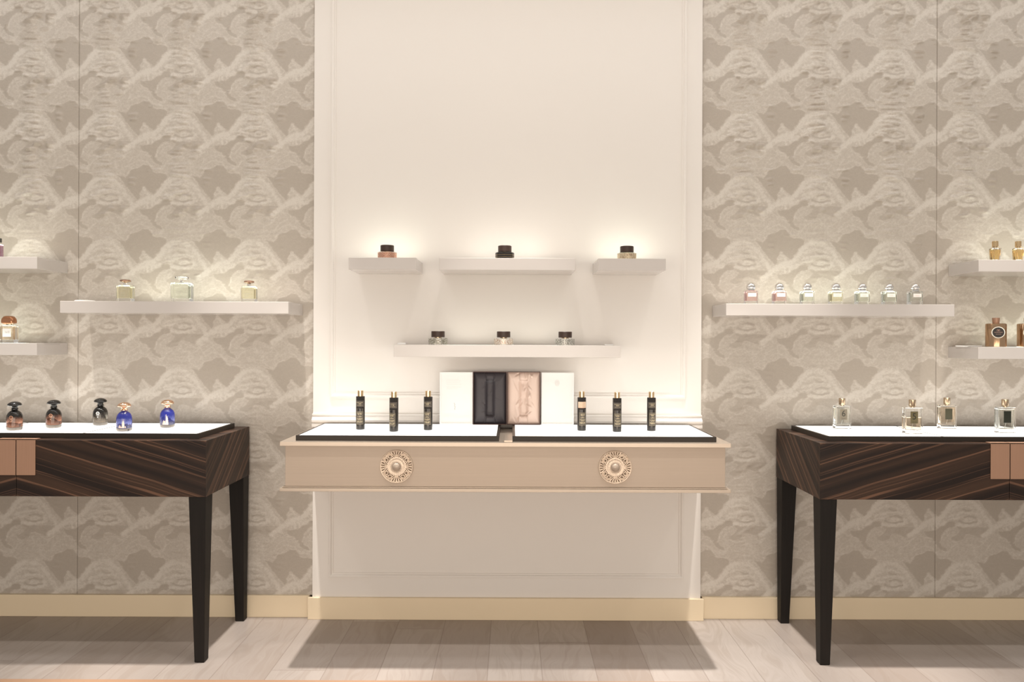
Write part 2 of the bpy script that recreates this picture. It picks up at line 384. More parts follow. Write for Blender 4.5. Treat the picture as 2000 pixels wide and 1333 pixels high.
def puckers(X, Z, org):
    H = np.zeros_like(X); xs = X[0]; zs = Z[:, 0]
    i0, i1 = int((xs[0] - org[0]) // TW) - 2, int((xs[-1] - org[0]) // TW) + 2
    j0, j1 = int((org[2] - zs[-1]) // TH) - 2, int((org[2] - zs[0]) // TH) + 2
    for i in range(i0, i1):
        for j in range(j0, j1):
            rn = random.Random(i * 131 + j * 17 + int(org[0] * 100)); zt = org[2] - (j + .5) * TH
            fade = min(1.0, max(0.13, (zt - 1.40) / 0.75)) * rn.uniform(.65, 1.1)
            for (u, v, L) in RDG:
                if rn.random() < .05: continue
                cx = org[0] + (i + (u + rn.uniform(-12, 12)) / 910) * TW; cz = org[2] - (j + (v + rn.uniform(-4, 4)) / 787) * TH
                lx = L / 910 * TW * rn.uniform(.75, 1.1); wz = rn.uniform(.0052, .0078) * (1 if L > 30 else .6); am = rn.uniform(.5, 1.0) * (PKA if L > 30 else PKA * .4) * fade; tl = rn.uniform(-.12, .12)
                a, b = np.searchsorted(xs, (cx - 2 * lx, cx + 2 * lx)); c, d = np.searchsorted(zs, (cz - 5 * wz, cz + 5 * wz))
                if a >= b or c >= d: continue
                xx = (X[c:d, a:b] - cx); zz = Z[c:d, a:b] - cz - tl * xx
                H[c:d, a:b] += am * np.exp(-(xx / lx) ** 4) * np.exp(-(zz / wz) ** 2)
    e = np.minimum(np.minimum(X - xs[0], xs[-1] - X) / .01, 1)
    return H * e
PKA = 0.0105
def bil(A, fu, fv):
    ny, nx = A.shape
    gx = fu * nx - .5; gy = fv * ny - .5
    x0 = np.floor(gx).astype(int); y0 = np.floor(gy).astype(int); tx = gx - x0; ty = gy - y0
    x0 %= nx; y0 %= ny; x1 = (x0 + 1) % nx; y1 = (y0 + 1) % ny
    return (A[y0, x0] * (1 - tx) + A[y0, x1] * tx) * (1 - ty) + (A[y1, x0] * (1 - tx) + A[y1, x1] * tx) * ty
def fabric_panel(name, X0, X1, org, parent, z0=0.10, z1=3.26):
    st = TW / 78.0
    nx = int((X1 - X0) / st) + 2; nz = int((z1 - z0) / (TH / 112.0)) + 2
    xs = np.linspace(X0, X1, nx); zs = np.linspace(z0, z1, nz); X, Z = np.meshgrid(xs, zs)
    fu = ((X - org[0]) / TW) % 1.0; fv = ((org[2] - Z) / TH) % 1.0
    wv = bil(WV, fu, fv)
    co = np.stack([X, -puckers(X, Z, org), Z], -1).reshape(-1, 3)
    # rolled edges: a back rim so that the panel has its thickness
    idx = np.arange(nx * nz).reshape(nz, nx)
    quads = np.stack([idx[:-1, :-1], idx[:-1, 1:], idx[1:, 1:], idx[1:, :-1]], -1).reshape(-1, 4)
    rim = np.concatenate([idx[0, :], idx[1:, -1], idx[-1, -2::-1], idx[-2:0:-1, 0]])
    rc = co[rim].copy(); rc[:, 1] = 0.0115
    n0 = len(co); rb = n0 + np.arange(len(rim))
    rq = np.stack([rim, rb, np.roll(rb, -1), np.roll(rim, -1)], -1)
    co = np.concatenate([co, rc]); q = np.concatenate([quads, rq]).astype(np.int32)
    me = bpy.data.meshes.new(name); me.vertices.add(len(co)); me.vertices.foreach_set('co', co.astype(np.float32).ravel())
    me.loops.add(q.size); me.loops.foreach_set('vertex_index', q.ravel())
    me.polygons.add(len(q)); me.polygons.foreach_set('loop_start', np.arange(0, q.size, 4, dtype=np.int32))
    me.update(calc_edges=True); me.validate()
    for an, arr in (('weave', wv),):
        a = me.attributes.new(an, 'FLOAT', 'POINT')
        a.data.foreach_set('value', np.concatenate([arr.ravel(), arr.ravel()[rim]]).astype(np.float32))
    me.polygons.foreach_set('use_smooth', [True] * len(me.polygons)); me.materials.append(FABRIC)
    return link(bpy.data.objects.new(name, me), parent)
eyeL = at(361.5, 386, 0); eyeR = at(1753, 137.7, 0)
orgL = (eyeL[0] - 520 / 910 * TW, 0, eyeL[2] + 460 / 787 * TH); orgR = (eyeR[0] - 520 / 910 * TW, 0, eyeR[2] + 460 / 787 * TH)
PXL, PXR = -0.924, 0.881
SL, SR = at(153, 500, 0)[0], at(1829, 500, 0)[0]
wl = fabric_panel('wall_left', SL + 0.0012, PXL - 0.004, orgL, None); wl['kind'] = 'structure'
fabric_panel('fabric_panel', SL - 0.95, SL - 0.0012, orgL, wl)
wr = fabric_panel('wall_right', PXR + 0.004, SR - 0.0012, orgR, None); wr['kind'] = 'structure'
fabric_panel('fabric_panel', SR + 0.0012, SR + 0.95, orgR, wr)
for nm, a, b in (('trim_1', PXL - 0.004, PXL), ('trim_2', PXR, PXR + 0.004)):
    struct(nm, bbox(a, b, -0.006, 0.012, 0.10, 3.26), EDGE, smooth=0)

# centre panel with its mouldings
PY = -0.025
struct('wall_center', bbox(PXL, PXR, PY, 0.012, 0.0, 3.26), PAINT, smooth=0)
def moulding(name, x0, x1, z0, z1, w=0.024, dpt=0.010, y=PY):
    """picture-frame moulding with a stepped ogee section, mitred corners"""
    sec = [(0, 0), (0, .55), (.12, .55), (.2, .95), (.42, 1.0), (.6, .8), (.75, .35), (.86, .42), (1.0, .36), (1.0, 0)]
    bm = NB(); rings = []
    for a, h in sec:
        o = a * w; rings.append([bm.verts.new(p) for p in ((x0 + o, y - h * dpt, z0 + o), (x1 - o, y - h * dpt, z0 + o), (x1 - o, y - h * dpt, z1 - o), (x0 + o, y - h * dpt, z1 - o))])
    for a, b in zip(rings, rings[1:]):
        for i in range(4): bm.faces.new((a[i], a[(i + 1) % 4], b[(i + 1) % 4], b[i]))
    return struct(name, bm, PAINT, smooth=25)
moulding('trim_3', -0.846, 0.810, 1.0287, 3.20)
moulding('trim_4', -0.852, 0.804, 0.190, 0.86)
def rail(name, x0, x1, prof, m, y=PY):
    bm = NB(); r = []
    for X in (x0, x1): r.append([bm.verts.new((X, y - a, zz)) for a, zz in prof])
    n = len(prof)
    for i in range(n): bm.faces.new((r[0][i], r[0][(i + 1) % n], r[1][(i + 1) % n], r[1][i]))
    bm.faces.new(r[0][::-1]); bm.faces.new(r[1])
    return struct(name, bm, m, smooth=25)
rail('trim_5', PXL - 0.002, PXR + 0.002, [(0, .893), (.016, .893), (.016, .904), (.012, .912), (.018, .917), (.018, .926), (.010, .934), (.006, .944), (.010, .947), (.010, .954), (0, .954)], PAINT)
struct('baseboard_left', bbox(-FX, PXL - 0.018, -0.015, 0.012, 0, 0.1015), BASEB, bevel=0.002)
struct('baseboard_right', bbox(PXR + 0.012, FX, -0.015, 0.012, 0, 0.1015), BASEB, bevel=0.002)
struct('baseboard_center', bbox(PXL - 0.018, PXR + 0.012, -0.040, PY, 0, 0.1015), BASEB, bevel=0.002)
bm = bbox(-FX, FX, -0.668, -0.640, 0.0, 0.0008)
struct('trim_6', bm, mat('copper_floor_strip', (0.40, 0.24, 0.15), 0.5, metal=0.1), smooth=0)

# ------------------------------------------------------------------ wall shelves
def shelf(x0, x1, ztop, ywall, label, group):
    th, dp = 0.0525, 0.22
    cx = (x0 + x1) / 2
    t = thing('wall_shelf', label, 'shelf', (cx, ywall, ztop - th), 0, group)
    hw = (x1 - x0) / 2
    bm = NB(); g0, g1 = -0.165, -0.055      # recess of the lit opal inlay in the shelf top
    prof = [(-dp, 0), (0, 0), (0, th), (g1, th), (g1, th - .006), (g0, th - .006), (g0, th), (-dp, th)]
    r = [[bm.verts.new((X, yy, zz)) for yy, zz in prof] for X in (-hw, hw)]
    n = len(prof)
    for i in range(n): bm.faces.new((r[0][i], r[0][(i + 1) % n], r[1][(i + 1) % n], r[1][i]))
    bm.faces.new(r[0][::-1]); bm.faces.new(r[1])
    obj('board', bm, SHELFM, t, smooth=0, bevel=0.0012)
    ins = (0.12 if hw < .2 else 0.20) * 2 * hw
    obj('light_inlay', bbox(-hw + ins, hw - ins, g0 + .0004, g1 - .0004, th - .0058, th - .0003), STRIP if abs(cx) < .1 else STRIPB, t, smooth=0)
    for a_, b_ in ((-hw + .0012, -hw + ins - .0004), (hw - ins + .0004, hw - .0012)):
        obj('top_cover', bbox(a_, b_, g0 + .0004, g1 - .0004, th - .0058, th - .0003), SHELFM, t, smooth=0)
    return t
SG = 'white gloss wall shelves'
ZU, ZM, ZLo = 1.656, 1.463, 1.277
shelf(-0.318, 0.274, ZU, PY, 'wide white gloss shelf in the middle of the cream panel, upper row', SG)
shelf(-0.7125, -0.4186, ZU, PY, 'short white gloss shelf on the cream panel holding the pink-patterned jar', SG)
shelf(0.374, 0.668, ZU, PY, 'short white gloss shelf on the cream panel holding the beige-patterned jar', SG)
shelf(-0.514, 0.472, ZLo, PY, 'long white gloss shelf low on the cream panel above the open gift boxes', SG)
shelf(-1.982, -0.981, ZM, 0, 'long white gloss shelf on the left fabric wall with three square bottles', SG)
shelf(0.938, 1.939, ZM, 0, 'long white gloss shelf on the right fabric wall with seven silver-capped bottles', SG)
shelf(-2.78, -2.083, ZU, 0, 'white shelf cut by the left picture edge, upper of the two there', SG)
shelf(-2.78, -2.083, ZLo + .0, 0, 'white shelf cut by the left picture edge, lower, with a copper-capped bottle', SG)
shelf(2.044, 2.74, ZU + .004, 0, 'white shelf cut by the right picture edge, upper, with two slim gold bottles', SG)
shelf(2.044, 2.74, ZLo, 0, 'white shelf cut by the right picture edge, lower, with round-label gold bottles', SG)

# thin white discs and plates left on shelves
def disc(px0, px1, py, ztop, Y, hgt, label, square=False):
    x0 = at(px0, py, Y)[0]; x1 = at(px1, py, Y)[0]; r = (x1 - x0) / 2
    bm = slab(2 * r, r * 1.3, 0.004, 0, hgt) if square else lathe([(r * .9, 0), (r, hgt * .4), (r, hgt * .85), (r * .96, hgt)], 40, sy=0.75 if r > .05 else 1)
    o = obj('display_plate', bm, WHITEP, None, ((x0 + x1) / 2, Y, ztop + 0.0003)); tag(o, label, 'plate', 'thin white plates lying on shelves')
disc(148, 184, 586, ZM, -0.14, 0.006, 'thin white plate lying near the left end of the left wall shelf')
disc(777, 793, 671, ZLo, -0.13 + PY, 0.0075, 'small white square plate on the left end of the low centre shelf', True)
disc(1181, 1197, 672, ZLo, -0.13 + PY, 0.004, 'small flat white plate on the right end of the low centre shelf', True)
disc(1868, 1916, 674, ZLo, -0.11, 0.005, 'wide oval white plate beside the gold round-label bottle')

# ------------------------------------------------------------------ side display tables
def table(cx, label):
    t = thing('display_table', label, 'table', (cx, -0.26, 0), 0, 'dark striped display tables')
    hw, hd, z0, z1 = 0.7575, 0.24, 0.666, 0.891
    # body behind the two fronts
    bm = bbox(-hw, hw, -hd + 0.020, hd, z0, z1)
    obj('case', bm, EBONY, t, smooth=0, bevel=0.001)
    for s in (-1, 1):
        a, b = (0.001, hw) if s > 0 else (-hw, -0.001)
        dr = obj('drawer_front', bbox(a, b, -hd, -hd + 0.0205, z0, z1), EBONY, t, smooth=0, bevel=0.0008)
        h0, h1 = (0.002, 0.077) if s > 0 else (-0.077, -0.002)
        bm = NB()   # an angled copper pull: front plate with a lip over the top
        box(bm, h0, h1, -hd - 0.0035, -hd - 0.0003, 0.751, 0.8955); box(bm, h0, h1 + (.0 if s > 0 else 0), -hd - 0.0035, -hd + 0.030, 0.8915, 0.8955)
        obj('pull', bm, COPPER, dr, smooth=0, bevel=0.0006)
    for sx in (-1, 1):
        for sy in (-1, 1):
            bm = NB(); r = []
            for zz, wv_, ins in ((0.0, 0.036, 0.008), (0.004, 0.040, 0.006), (0.012, 0.040, 0.006), (z0, 0.068, 0.0015)):
                xo, yo = sx * (hw - ins), sy * (hd - ins); xi, yi = xo - sx * wv_, yo - sy * wv_
                r.append([(xo, yo, zz), (xi, yo, zz), (xi, yi, zz), (xo, yi, zz)])
            loft(bm, r); obj('leg', bm, BLACKW, t, smooth=0, bevel=0.0012)
    return t
LCX, RCX = -1.979, 1.991
table(LCX, 'dark striped wood display table at the left picture edge, two tapered legs showing')
table(RCX, 'dark striped wood display table at the right picture edge, two tapered legs showing')

def light_tray(cx, hw, y0, y1, z0, n, label, foot=True):
    """dark frame holding n lit opal panels; y0 front, y1 back"""
    t = thing('light_tray', label, 'light tray', (cx, (y0 + y1) / 2, z0), 0, 'illuminated trays on the tables')
    hd = (y1 - y0) / 2; H = 0.0215; w = 0.011
    bm = NB()
    box(bm, -hw, hw, -hd, -hd + w * .6, 0.0003, H); box(bm, -hw, hw, hd - w, hd, 0.0003, H)
    box(bm, -hw, -hw + w, -hd + w * .6, hd - w, 0.0003, H); box(bm, hw - w, hw, -hd + w * .6, hd - w, 0.0003, H)
    box(bm, -hw + w, hw - w, -hd + w * .6, hd - w, 0.0003, 0.010)
    obj('tray_frame', bm, TRAYM, t, smooth=0)
    iw = (2 * hw - 2 * w); s = iw / n
    for k in range(n):
        a = -hw + w + k * s; b = a + s
        g = 0.0026
        obj('light_panel', bbox(a + (g if k else 0), b - (g if k < n - 1 else 0), -hd + w * .6, hd - w, 0.0102, H - 0.0006), GLOW, t, smooth=0)
        if k: obj('divider', bbox(a - g, a + g, -hd + w * .6, hd - w, 0.0102, H), TRAYM, t, smooth=0)
    return t
light_tray(LCX, 0.7065, -0.448, -0.068, 0.891, 3, 'lit white tray in a dark frame on the left striped table')
light_tray(RCX, 0.7065, -0.448, -0.068, 0.891, 3, 'lit white tray in a dark frame on the right striped table')

# ------------------------------------------------------------------ centre console
CX = -0.0245
con = thing('wall_console', 'champagne lacquered wall console with two round carved medallions', 'console', (CX, PY, 0.694))
zb = 0.694; yF = -0.52
def cb(name, x0, x1, y0, y1, z0, z1, m, **k): return obj(name, bbox(x0 - CX, x1 - CX, y0 - PY, y1 - PY, z0 - zb, z1 - zb), m, con, smooth=0, **k)
cb('body', -0.903, 0.853, -0.505, PY, 0.712, 0.874, CHAMP, bevel=0.001)
cb('top_plate', -0.9207, 0.872, yF, PY, 0.874, 0.891, CHAMPM, bevel=0.0012)
bm = NB(); box(bm, -0.9207 - CX, 0.872 - CX, yF - PY, 0, 0.0, 0.0135); box(bm, -0.912 - CX, 0.863 - CX, -0.513 - PY, 0, 0.0137, 0.0178)
obj('bottom_plate', bm, CHAMPM, con, smooth=0, bevel=0.001)
cb('centre_block', -0.030, 0.004, -0.512, -0.33, 0.8913, 0.899, CHAMPM, bevel=0.0006)

def medallion(px, py):
    X, _, Z = at(px, py, -0.51); R = 0.0665
    m = NB()
    # discs are built facing -Y
    def ring_y(rings, bm):   # rings: (radius, y)
        n = 48; R_ = [[bm.verts.new((r * math.cos(2 * math.pi * i / n), yy, r * math.sin(2 * math.pi * i / n))) for i in range(n)] for r, yy in rings]
        for a, b in zip(R_, R_[1:]):
            for i in range(n): bm.faces.new((a[i], a[(i + 1) % n], b[(i + 1) % n], b[i]))
        return R_
    back = NB()
    r_ = ring_y([(R * .97, 0), (R * .97, -0.0025), (0.001, -0.0025)], back)
    base = obj('medallion', back, MEDALD, con, (X - CX, -0.505 - PY - 0.0002, Z - zb), smooth=30)
    bm = NB()
    ring_y([(R, 0), (R, -.006), (R * .975, -.0075), (R * .93, -.0072), (R * .90, -.0055), (R * .895, -.002)], bm)         # rim
    ring_y([(R * .58, -.002), (R * .57, -.006), (R * .50, -.0065), (R * .44, -.0058), (R * .40, -.0052), (R * .32, -.0070), (R * .27, -.0072), (.001, -.0072)], bm)   # inner boss plate
    Y0 = -.0052
    def P(a, r): return (r * R * math.sin(a), Y0, r * R * math.cos(a))
    def blob(a, r, rx, rz=None):
        c = P(a, r); n = 10
        vs = [bm.verts.new((c[0] + rx * R * math.cos(2 * math.pi * k / n), Y0 + .0005, c[2] + (rz or rx) * R * math.sin(2 * math.pi * k / n))) for k in range(n)]
        vt = bm.verts.new((c[0], Y0 - .0032, c[2]))
        for k in range(n): bm.faces.new((vs[k], vs[(k + 1) % n], vt))
    for q in range(4):
        A = q * math.pi / 2
        # palmette on the axes
        for da in (-.30, -.15, 0, .15, .30):
            tube(bm, [P(A + da * .35, .56), P(A + da * .8, .68), P(A + da * 1.1, .80), P(A + da * 1.25, .93)], lambda s: (.0016 + .0022 * s))
        blob(A, .86, .075); blob(A, .66, .07)
        # C scrolls on the diagonals
        for sgn in (-1, 1):
            B = A + math.pi / 4; pts = []
            for k in range(22):
                th = k / 21 * 1.6 * 2 * math.pi; rr = .17 * (1 - .68 * k / 21)
                c0 = (B + sgn * .21); cx_, _, cz_ = P(c0, .73)
                a2 = B + math.pi * (.5 * sgn) + sgn * th + math.pi
                pts.append((cx_ + rr * R * math.sin(a2), Y0 - .0005, cz_ + rr * R * math.cos(a2)))
            tube(bm, pts, .0024)
            tube(bm, [P(B + sgn * .48, .93), P(B + sgn * .36, .80), P(B + sgn * .40, .66), P(B + sgn * .5, .56)], .0024)
            blob(B + sgn * .42, .90, .045)
        blob(A + math.pi / 4, .88, .08); blob(A + math.pi / 4, .55, .07)
    for k in range(24): blob(k * math.pi / 12, .47, .035)
    for k in range(16): blob(k * math.pi / 8, .36, .03)
    ob = obj('openwork', bm, MEDAL, base, smooth=40)
    kb = NB()
    ring_y([(R * .30, -.0072), (R * .29, -.0085), (R * .26, -.0086), (R * .25, -.012), (R * .215, -.016), (R * .15, -.0195), (R * .07, -.021), (.0005, -.0213)], kb)
    obj('boss', kb, CHAMP, base, smooth=60)
medallion(774.5, 911.7); medallion(1201.5, 913.2)

tx0, tx1, tx2, tx3 = -0.867, -0.0505, 0.0035, 0.8226
yt0, yt1 = -0.486, -0.060
light_tray((tx0 + tx1) / 2, (tx1 - tx0) / 2, yt0, yt1, 0.891, 1, 'lit white tray on the left half of the wall console')
light_tray((tx2 + tx3) / 2, (tx3 - tx2) / 2, yt0, yt1, 0.891, 1, 'lit white tray on the right half of the wall console')
TZ = 0.9122

# ------------------------------------------------------------------ gift boxes standing open on the console
def satin(base, w, h, kind):
    """heightfield of a quilted satin insert facing -Y, with the hollow of a bottle"""
    nx, nz = 60, 96; bm = NB(); rnd = random.Random(11 if kind == 'dark' else 23)
    folds = [(rnd.uniform(-.3, .3), rnd.uniform(-.48, .48), rnd.uniform(-1.2, 1.2), rnd.uniform(.05, .2)) for _ in range(22)]
    grid = []
    for j in range(nz + 1):
        row = []
        for i in range(nx + 1):
            a = i / nx - .5; b = j / nz - .5
            e = min(.5 - abs(a), .5 - abs(b)); hgt = 0.010 * (1 - math.exp(-e * 16))
            # hollow
            hx = .115; mid = 1 / (1 + math.exp((abs(a + (.0 if kind == 'dark' else .0)) - hx) * 60)) * 1 / (1 + math.exp((abs(b - .0) - .34) * 45))
            hgt -= 0.014 * mid
            # cuts at both ends of the hollow
            hgt -= 0.007 * math.exp(-((b + .33) / .012) ** 2) * (abs(a) < .13); hgt -= 0.004 * math.exp(-((b - .355) / .010) ** 2) * (abs(a) < .13)
            # diagonal creases from the hollow's corners
            for sx_ in (-1, 1):
                for sz_ in (-1, 1):
                    dd = (a - sx_ * .12) * .9 - sx_ * .10 * (abs(b) - .35) * 3.0
                    if b * sz_ > .33: hgt += 0.0050 * math.exp(-(dd / .012) ** 2)
            amp = 0.0016 if kind == 'dark' else 0.0075
            for fx_, fz_, an, wd in folds:
                uu = (a - fx_) * math.cos(an) + (b - fz_) * 1.5 * math.sin(an); vv = -(a - fx_) * math.sin(an) + (b - fz_) * 1.5 * math.cos(an)
                near = math.exp(-((abs(a) - .13) / .13) ** 2)
                hgt += amp * near * math.exp(-(uu / .022) ** 2) * math.exp(-(vv / wd) ** 2) * (1 if fx_ > 0 else -1)
            row.append(bm.verts.new((a * w, -hgt, b * h)))
        grid.append(row)
    for j in range(nz):
        for i in range(nx): bm.faces.new((grid[j][i], grid[j][i + 1], grid[j + 1][i + 1], grid[j + 1][i]))
    return bm
SATD = mat('charcoal_satin', (0.032, 0.026, 0.031), 0.38, spec=0.5)
nt = NT(SATD); x, y, z, v = nt.objxyz(); nt.bump(nt.noise(v, 160, 2), 0.06, 0.0006); nt.b.inputs['Sheen Weight'].default_value = 0.12
SATP = mat('blush_satin', (0.66, 0.50, 0.42), 0.30, spec=0.8)
nt = NT(SATP); x, y, z, v = nt.objxyz(); nt.bump(nt.noise(v, 160, 2), 0.06, 0.0006); nt.b.inputs['Sheen Weight'].default_value = 0.3
BOXBR = mat('brown_box_card', (0.10, 0.055, 0.045), 0.5)
def gift_box(x0, x1, lx0, lx1, lining, label, kind):
    yf = -0.105; h = 0.2405; z0 = TZ + 0.0022
    cx = (x0 + x1) / 2; w = x1 - x0
    t = thing('gift_box', label, 'gift box', (cx, yf + .02, z0), 0, 'gift boxes opened flat against the panel')
    bm = NB(); th = .0022; d = 0.036
    hw = w / 2
    box(bm, -hw, hw, d - .004 - .02, d - .02, 0, h)                       # back
    box(bm, -hw, -hw + th, -.02, d - .004 - .02, 0, h); box(bm, hw - th, hw, -.02, d - .004 - .02, 0, h)
    box(bm, -hw + th, hw - th, -.02, d - .004 - .02, 0, th); box(bm, -hw + th, hw - th, -.02, d - .004 - .02, h - th, h)
    obj('case', bm, BOXBR, t, smooth=0)
    obj('satin_lining', satin(None, w - 2 * th - .0004, h - 2 * th - .0004, kind), lining, t, (0, -.006, h / 2), smooth=180)
    lw = lx1 - lx0; lc = (lx0 + lx1) / 2 - cx; b = .0035
    bm = NB(); box(bm, lc - lw / 2, lc + lw / 2, -.010, .016, 0, h - .003)
    lid = obj('lid', bm, WHITEP, t, smooth=0, bevel=0.0012)
    # shallow inner frame of the lid
    bm = NB(); a0, a1, c0, c1 = lc - lw / 2, lc + lw / 2, 0, h - .003; w_ = .006
    box(bm, a0, a1, -.014, -.0102, c0, c0 + w_); box(bm, a0, a1, -.014, -.0102, c1 - w_, c1)
    box(bm, a0, a0 + w_, -.014, -.0102, c0 + w_, c1 - w_); box(bm, a1 - w_, a1, -.014, -.0102, c0 + w_, c1 - w_)
    obj('lid_rim', bm, WHITEP, lid, smooth=0)
    # printed marks
    bm = NB(); rnd = random.Random(3)
    def dash(xa, xb, zz, hh=.0006): box(bm, lc + xa, lc + xb, -.0106, -.0101, zz, zz + hh)
    if kind == 'dark':
        for k in range(6): dash(-.045, rnd.uniform(.005, .035), .205 - k * .0075 - (0.006 if k > 3 else 0), .0005)
        obj('printed_text', bm, INKF, lid, smooth=0)
        bm = NB(); tube(bm, [(lc - .010, -.0104, .098), (lc - .006, -.0104, .090), (lc - .008, -.0104, .083), (lc - .004, -.0104, .079), (lc - .007, -.0104, .072), (lc - .005, -.0104, .066)], .0007, 5)
        obj('signature', bm, INKG, lid, smooth=0)
    else:
        for r_ in (.013, .008):
            tube(bm, [(lc - .002 + r_ * .75 * math.cos(a * math.pi / 12), -.0104, .190 + r_ * math.sin(a * math.pi / 12)) for a in range(24)], .0005, 5, closed=True)
        for k in range(4): dash(-.006, .002, .186 + k * .003, .0006)
        obj('printed_emblem', bm, INKF, lid, smooth=0)
g = lambda px: at(px, 780, -0.105)[0]
gift_box(g(924), g(989.6), g(858.5), g(923), SATD, 'open gift box lined with charcoal satin, white lid swung left', 'dark')
gift_box(g(990.4), g(1055.5), g(1057.5), g(1121), SATP, 'open gift box lined with blush pink satin, white lid swung right', 'pink')

# ------------------------------------------------------------------ bottle building blocks
def text_obj(s, size, m, parent, loc, rx=90, depth=0.0002):
    cu = bpy.data.curves.new('t', 'FONT'); cu.body = s; cu.size = size; cu.align_x = 'CENTER'; cu.align_y = 'CENTER'; cu.extrude = depth
    tmp = bpy.data.objects.new('t', cu); C.objects.link(tmp)
    dg = bpy.context.evaluated_depsgraph_get(); me = bpy.data.meshes.new_from_object(tmp.evaluated_get(dg))
    bpy.data.objects.remove(tmp)
    me.materials.clear(); me.materials.append(m)
    o = bpy.data.objects.new('label_print', me); o.location = loc; o.rotation_euler = (math.radians(rx), 0, 0)
    return link(o, parent)
def curved(bm, x0, x1, z0, z1, r, off=0.0003, n=8, phi0=0):
    """patch on a cylinder of radius r facing -Y"""
    a0, a1 = x0 / r + phi0, x1 / r + phi0; vs = []
    for i in range(n + 1):
        a = a0 + (a1 - a0) * i / n
        vs.append((bm.verts.new(((r + off) * math.sin(a), -(r + off) * math.cos(a), z0)), bm.verts.new(((r + off) * math.sin(a), -(r + off) * math.cos(a), z1))))
    for p, q in zip(vs, vs[1:]): bm.faces.new((p[0], q[0], q[1], p[1]))
def copy_tree(o, parent=None):
    c = o.copy(); C.objects.link(c)
    if parent is not None: c.parent = parent
    for ch in list(o.children): copy_tree(ch, c)
    return c

# ---- A: domed bottles with mushroom caps
def ombre(name, col):
    m = mat(name, col, 0.05, coat=0.4); n = NT(m)
    x, y, z, v = n.objxyz()
    gl = n.new('ShaderNodeBsdfGlass'); gl.inputs['IOR'].default_value = 1.4; gl.inputs['Roughness'].default_value = 0.0
    mx = n.new('ShaderNodeMixShader'); out = n.n['Material Output']
    zz = n.math('ADD', z, n.math('MULTIPLY', n.noise(v, 300, 1), 0.004))
    n.L(n.ramp(n.math('MULTIPLY', zz, 10), [(0.17, 0.0), (0.36, 0.45), (0.62, 1.0)]), mx.inputs[0])
    n.L(gl.outputs[0], mx.inputs[1]); n.L(n.b.outputs[0], mx.inputs[2]); n.L(mx.outputs[0], out.inputs['Surface'])
    return m
OMB = ombre('black_fade_glass', (0.008, 0.007, 0.006)); OMBB = ombre('cobalt_fade_glass', (0.018, 0.026, 0.22))
def dome_bottle(body_m, cap_m, liq_m, print_m, motif, label):
    t = thing('perfume_bottle', label, 'perfume bottle', (0, 0, 0), 0, 'domed perfume bottles on the left lit tray')
    obj('glass_body', lathe([(.022, 0), (.0275, .002), (.0297, .007), (.030, .014), (.030, .052), (.0285, .063), (.0245, .072), (.018, .079), (.0115, .0835), (.0105, .087)], 40), body_m, t, smooth=60)
    obj('liquid', lathe([(.018, .012), (.0245, .014), (.0262, .020), (.0262, .050), (.023, .058)], 32), liq_m, t, smooth=60)
    obj('collar', lathe([(.0115, .0865), (.0150, .0870), (.0150, .0885), (.0120, .0895), (.0128, .0925), (.0112, .0940)], 28), cap_m, t, smooth=40)
    obj('cap', lathe([(.0105, .0938), (.0115, .098), (.0150, .1005), (.0235, .1020), (.0262, .1040), (.0265, .1070), (.0240, .1120), (.0185, .1165), (.0110, .1195), (.003, .1208)], 36), cap_m, t, smooth=60)
    bm = NB(); r = .0304
    def onc(xx, zz): a = xx / r; return (r * math.sin(a), -r * math.cos(a), zz)
    if motif == 'ring':
        tube(bm, [onc(-.006 + .0062 * math.cos(k * math.pi / 12), .055 + .0062 * math.sin(k * math.pi / 12)) for k in range(24)], .0013, 5, closed=True)
        tube(bm, [onc(-.006 + .002 * math.cos(k * math.pi / 4), .055 + .002 * math.sin(k * math.pi / 4)) for k in range(8)], .0006, 4, closed=True)
        curved(bm, -.012, 0, .0440, .0453, .030); curved(bm, -.008, -.004, .036, .040, .030)
    elif motif == 'tower':
        for a, b, c_, d_ in ((-.004, .004, .016, .036), (-.0028, .0028, .036, .042), (-.0015, .0015, .042, .045), (-.0004, .0004, .045, .050), (-.018, -.009, .016, .023), (-.015, -.011, .023, .028), (.006, .010, .016, .022), (-.008, -.005, .016, .021)):
            curved(bm, a, b, c_, d_, .030, .0005)
    else:
        for a, b, c_, d_ in ((-.018, .006, .014, .022), (-.016, -.006, .022, .030), (-.004, .005, .022, .036), (-.0035, .004, .036, .044), (-.0015, .0022, .044, .050), (-.0035, -.0022, .044, .056), (-.004, -.002, .056, .058), (-.014, -.011, .030, .034)):
            curved(bm, a, b, c_, d_, .030, .0005)
    obj('front_print', bm, print_m, t, smooth=0)
    return t
LIQA = glass('amber_rose_liquid', (0.85, 0.42, 0.28), 1.34); LIQS = glass('smoke_liquid', (0.78, 0.72, 0.62), 1.34); LIQB = glass('blue_liquid', (0.45, 0.50, 0.92), 1.34)
def place_tray(t, px, py, half, rz=0):
    X, Y = on_tray(px, py, TZ); t.location = (X, Y + half, TZ); t.rotation_euler = (0, 0, rz)
A1 = dome_bottle(OMB, BGLOSS, LIQA, CINK, 'ring', 'black domed bottle with copper emblem, nearest the left picture edge')
A2 = copy_tree(A1); A2['label'] = 'black domed bottle with copper emblem and black mushroom cap, second from left edge'
A3 = dome_bottle(OMB, BGLOSS, LIQS, WINK, 'ring', 'black domed bottle with white ring emblem, beside the wall panel seam')
A4 = dome_bottle(OMBB, RGOLD, LIQB, PINK_, 'tower', 'cobalt blue domed bottle with gold tower print, standing nearer the tray front')
A5 = dome_bottle(OMBB, RGOLD, LIQB, PINK_, 'statue', 'cobalt blue domed bottle with gold statue print, rightmost on the left table')
for t, px, py in ((A1, 19.5, 842), (A2, 97, 837), (A3, 189, 832), (A4, 235.5, 844), (A5, 321, 836.5)): place_tray(t, px, py, .028, .36)

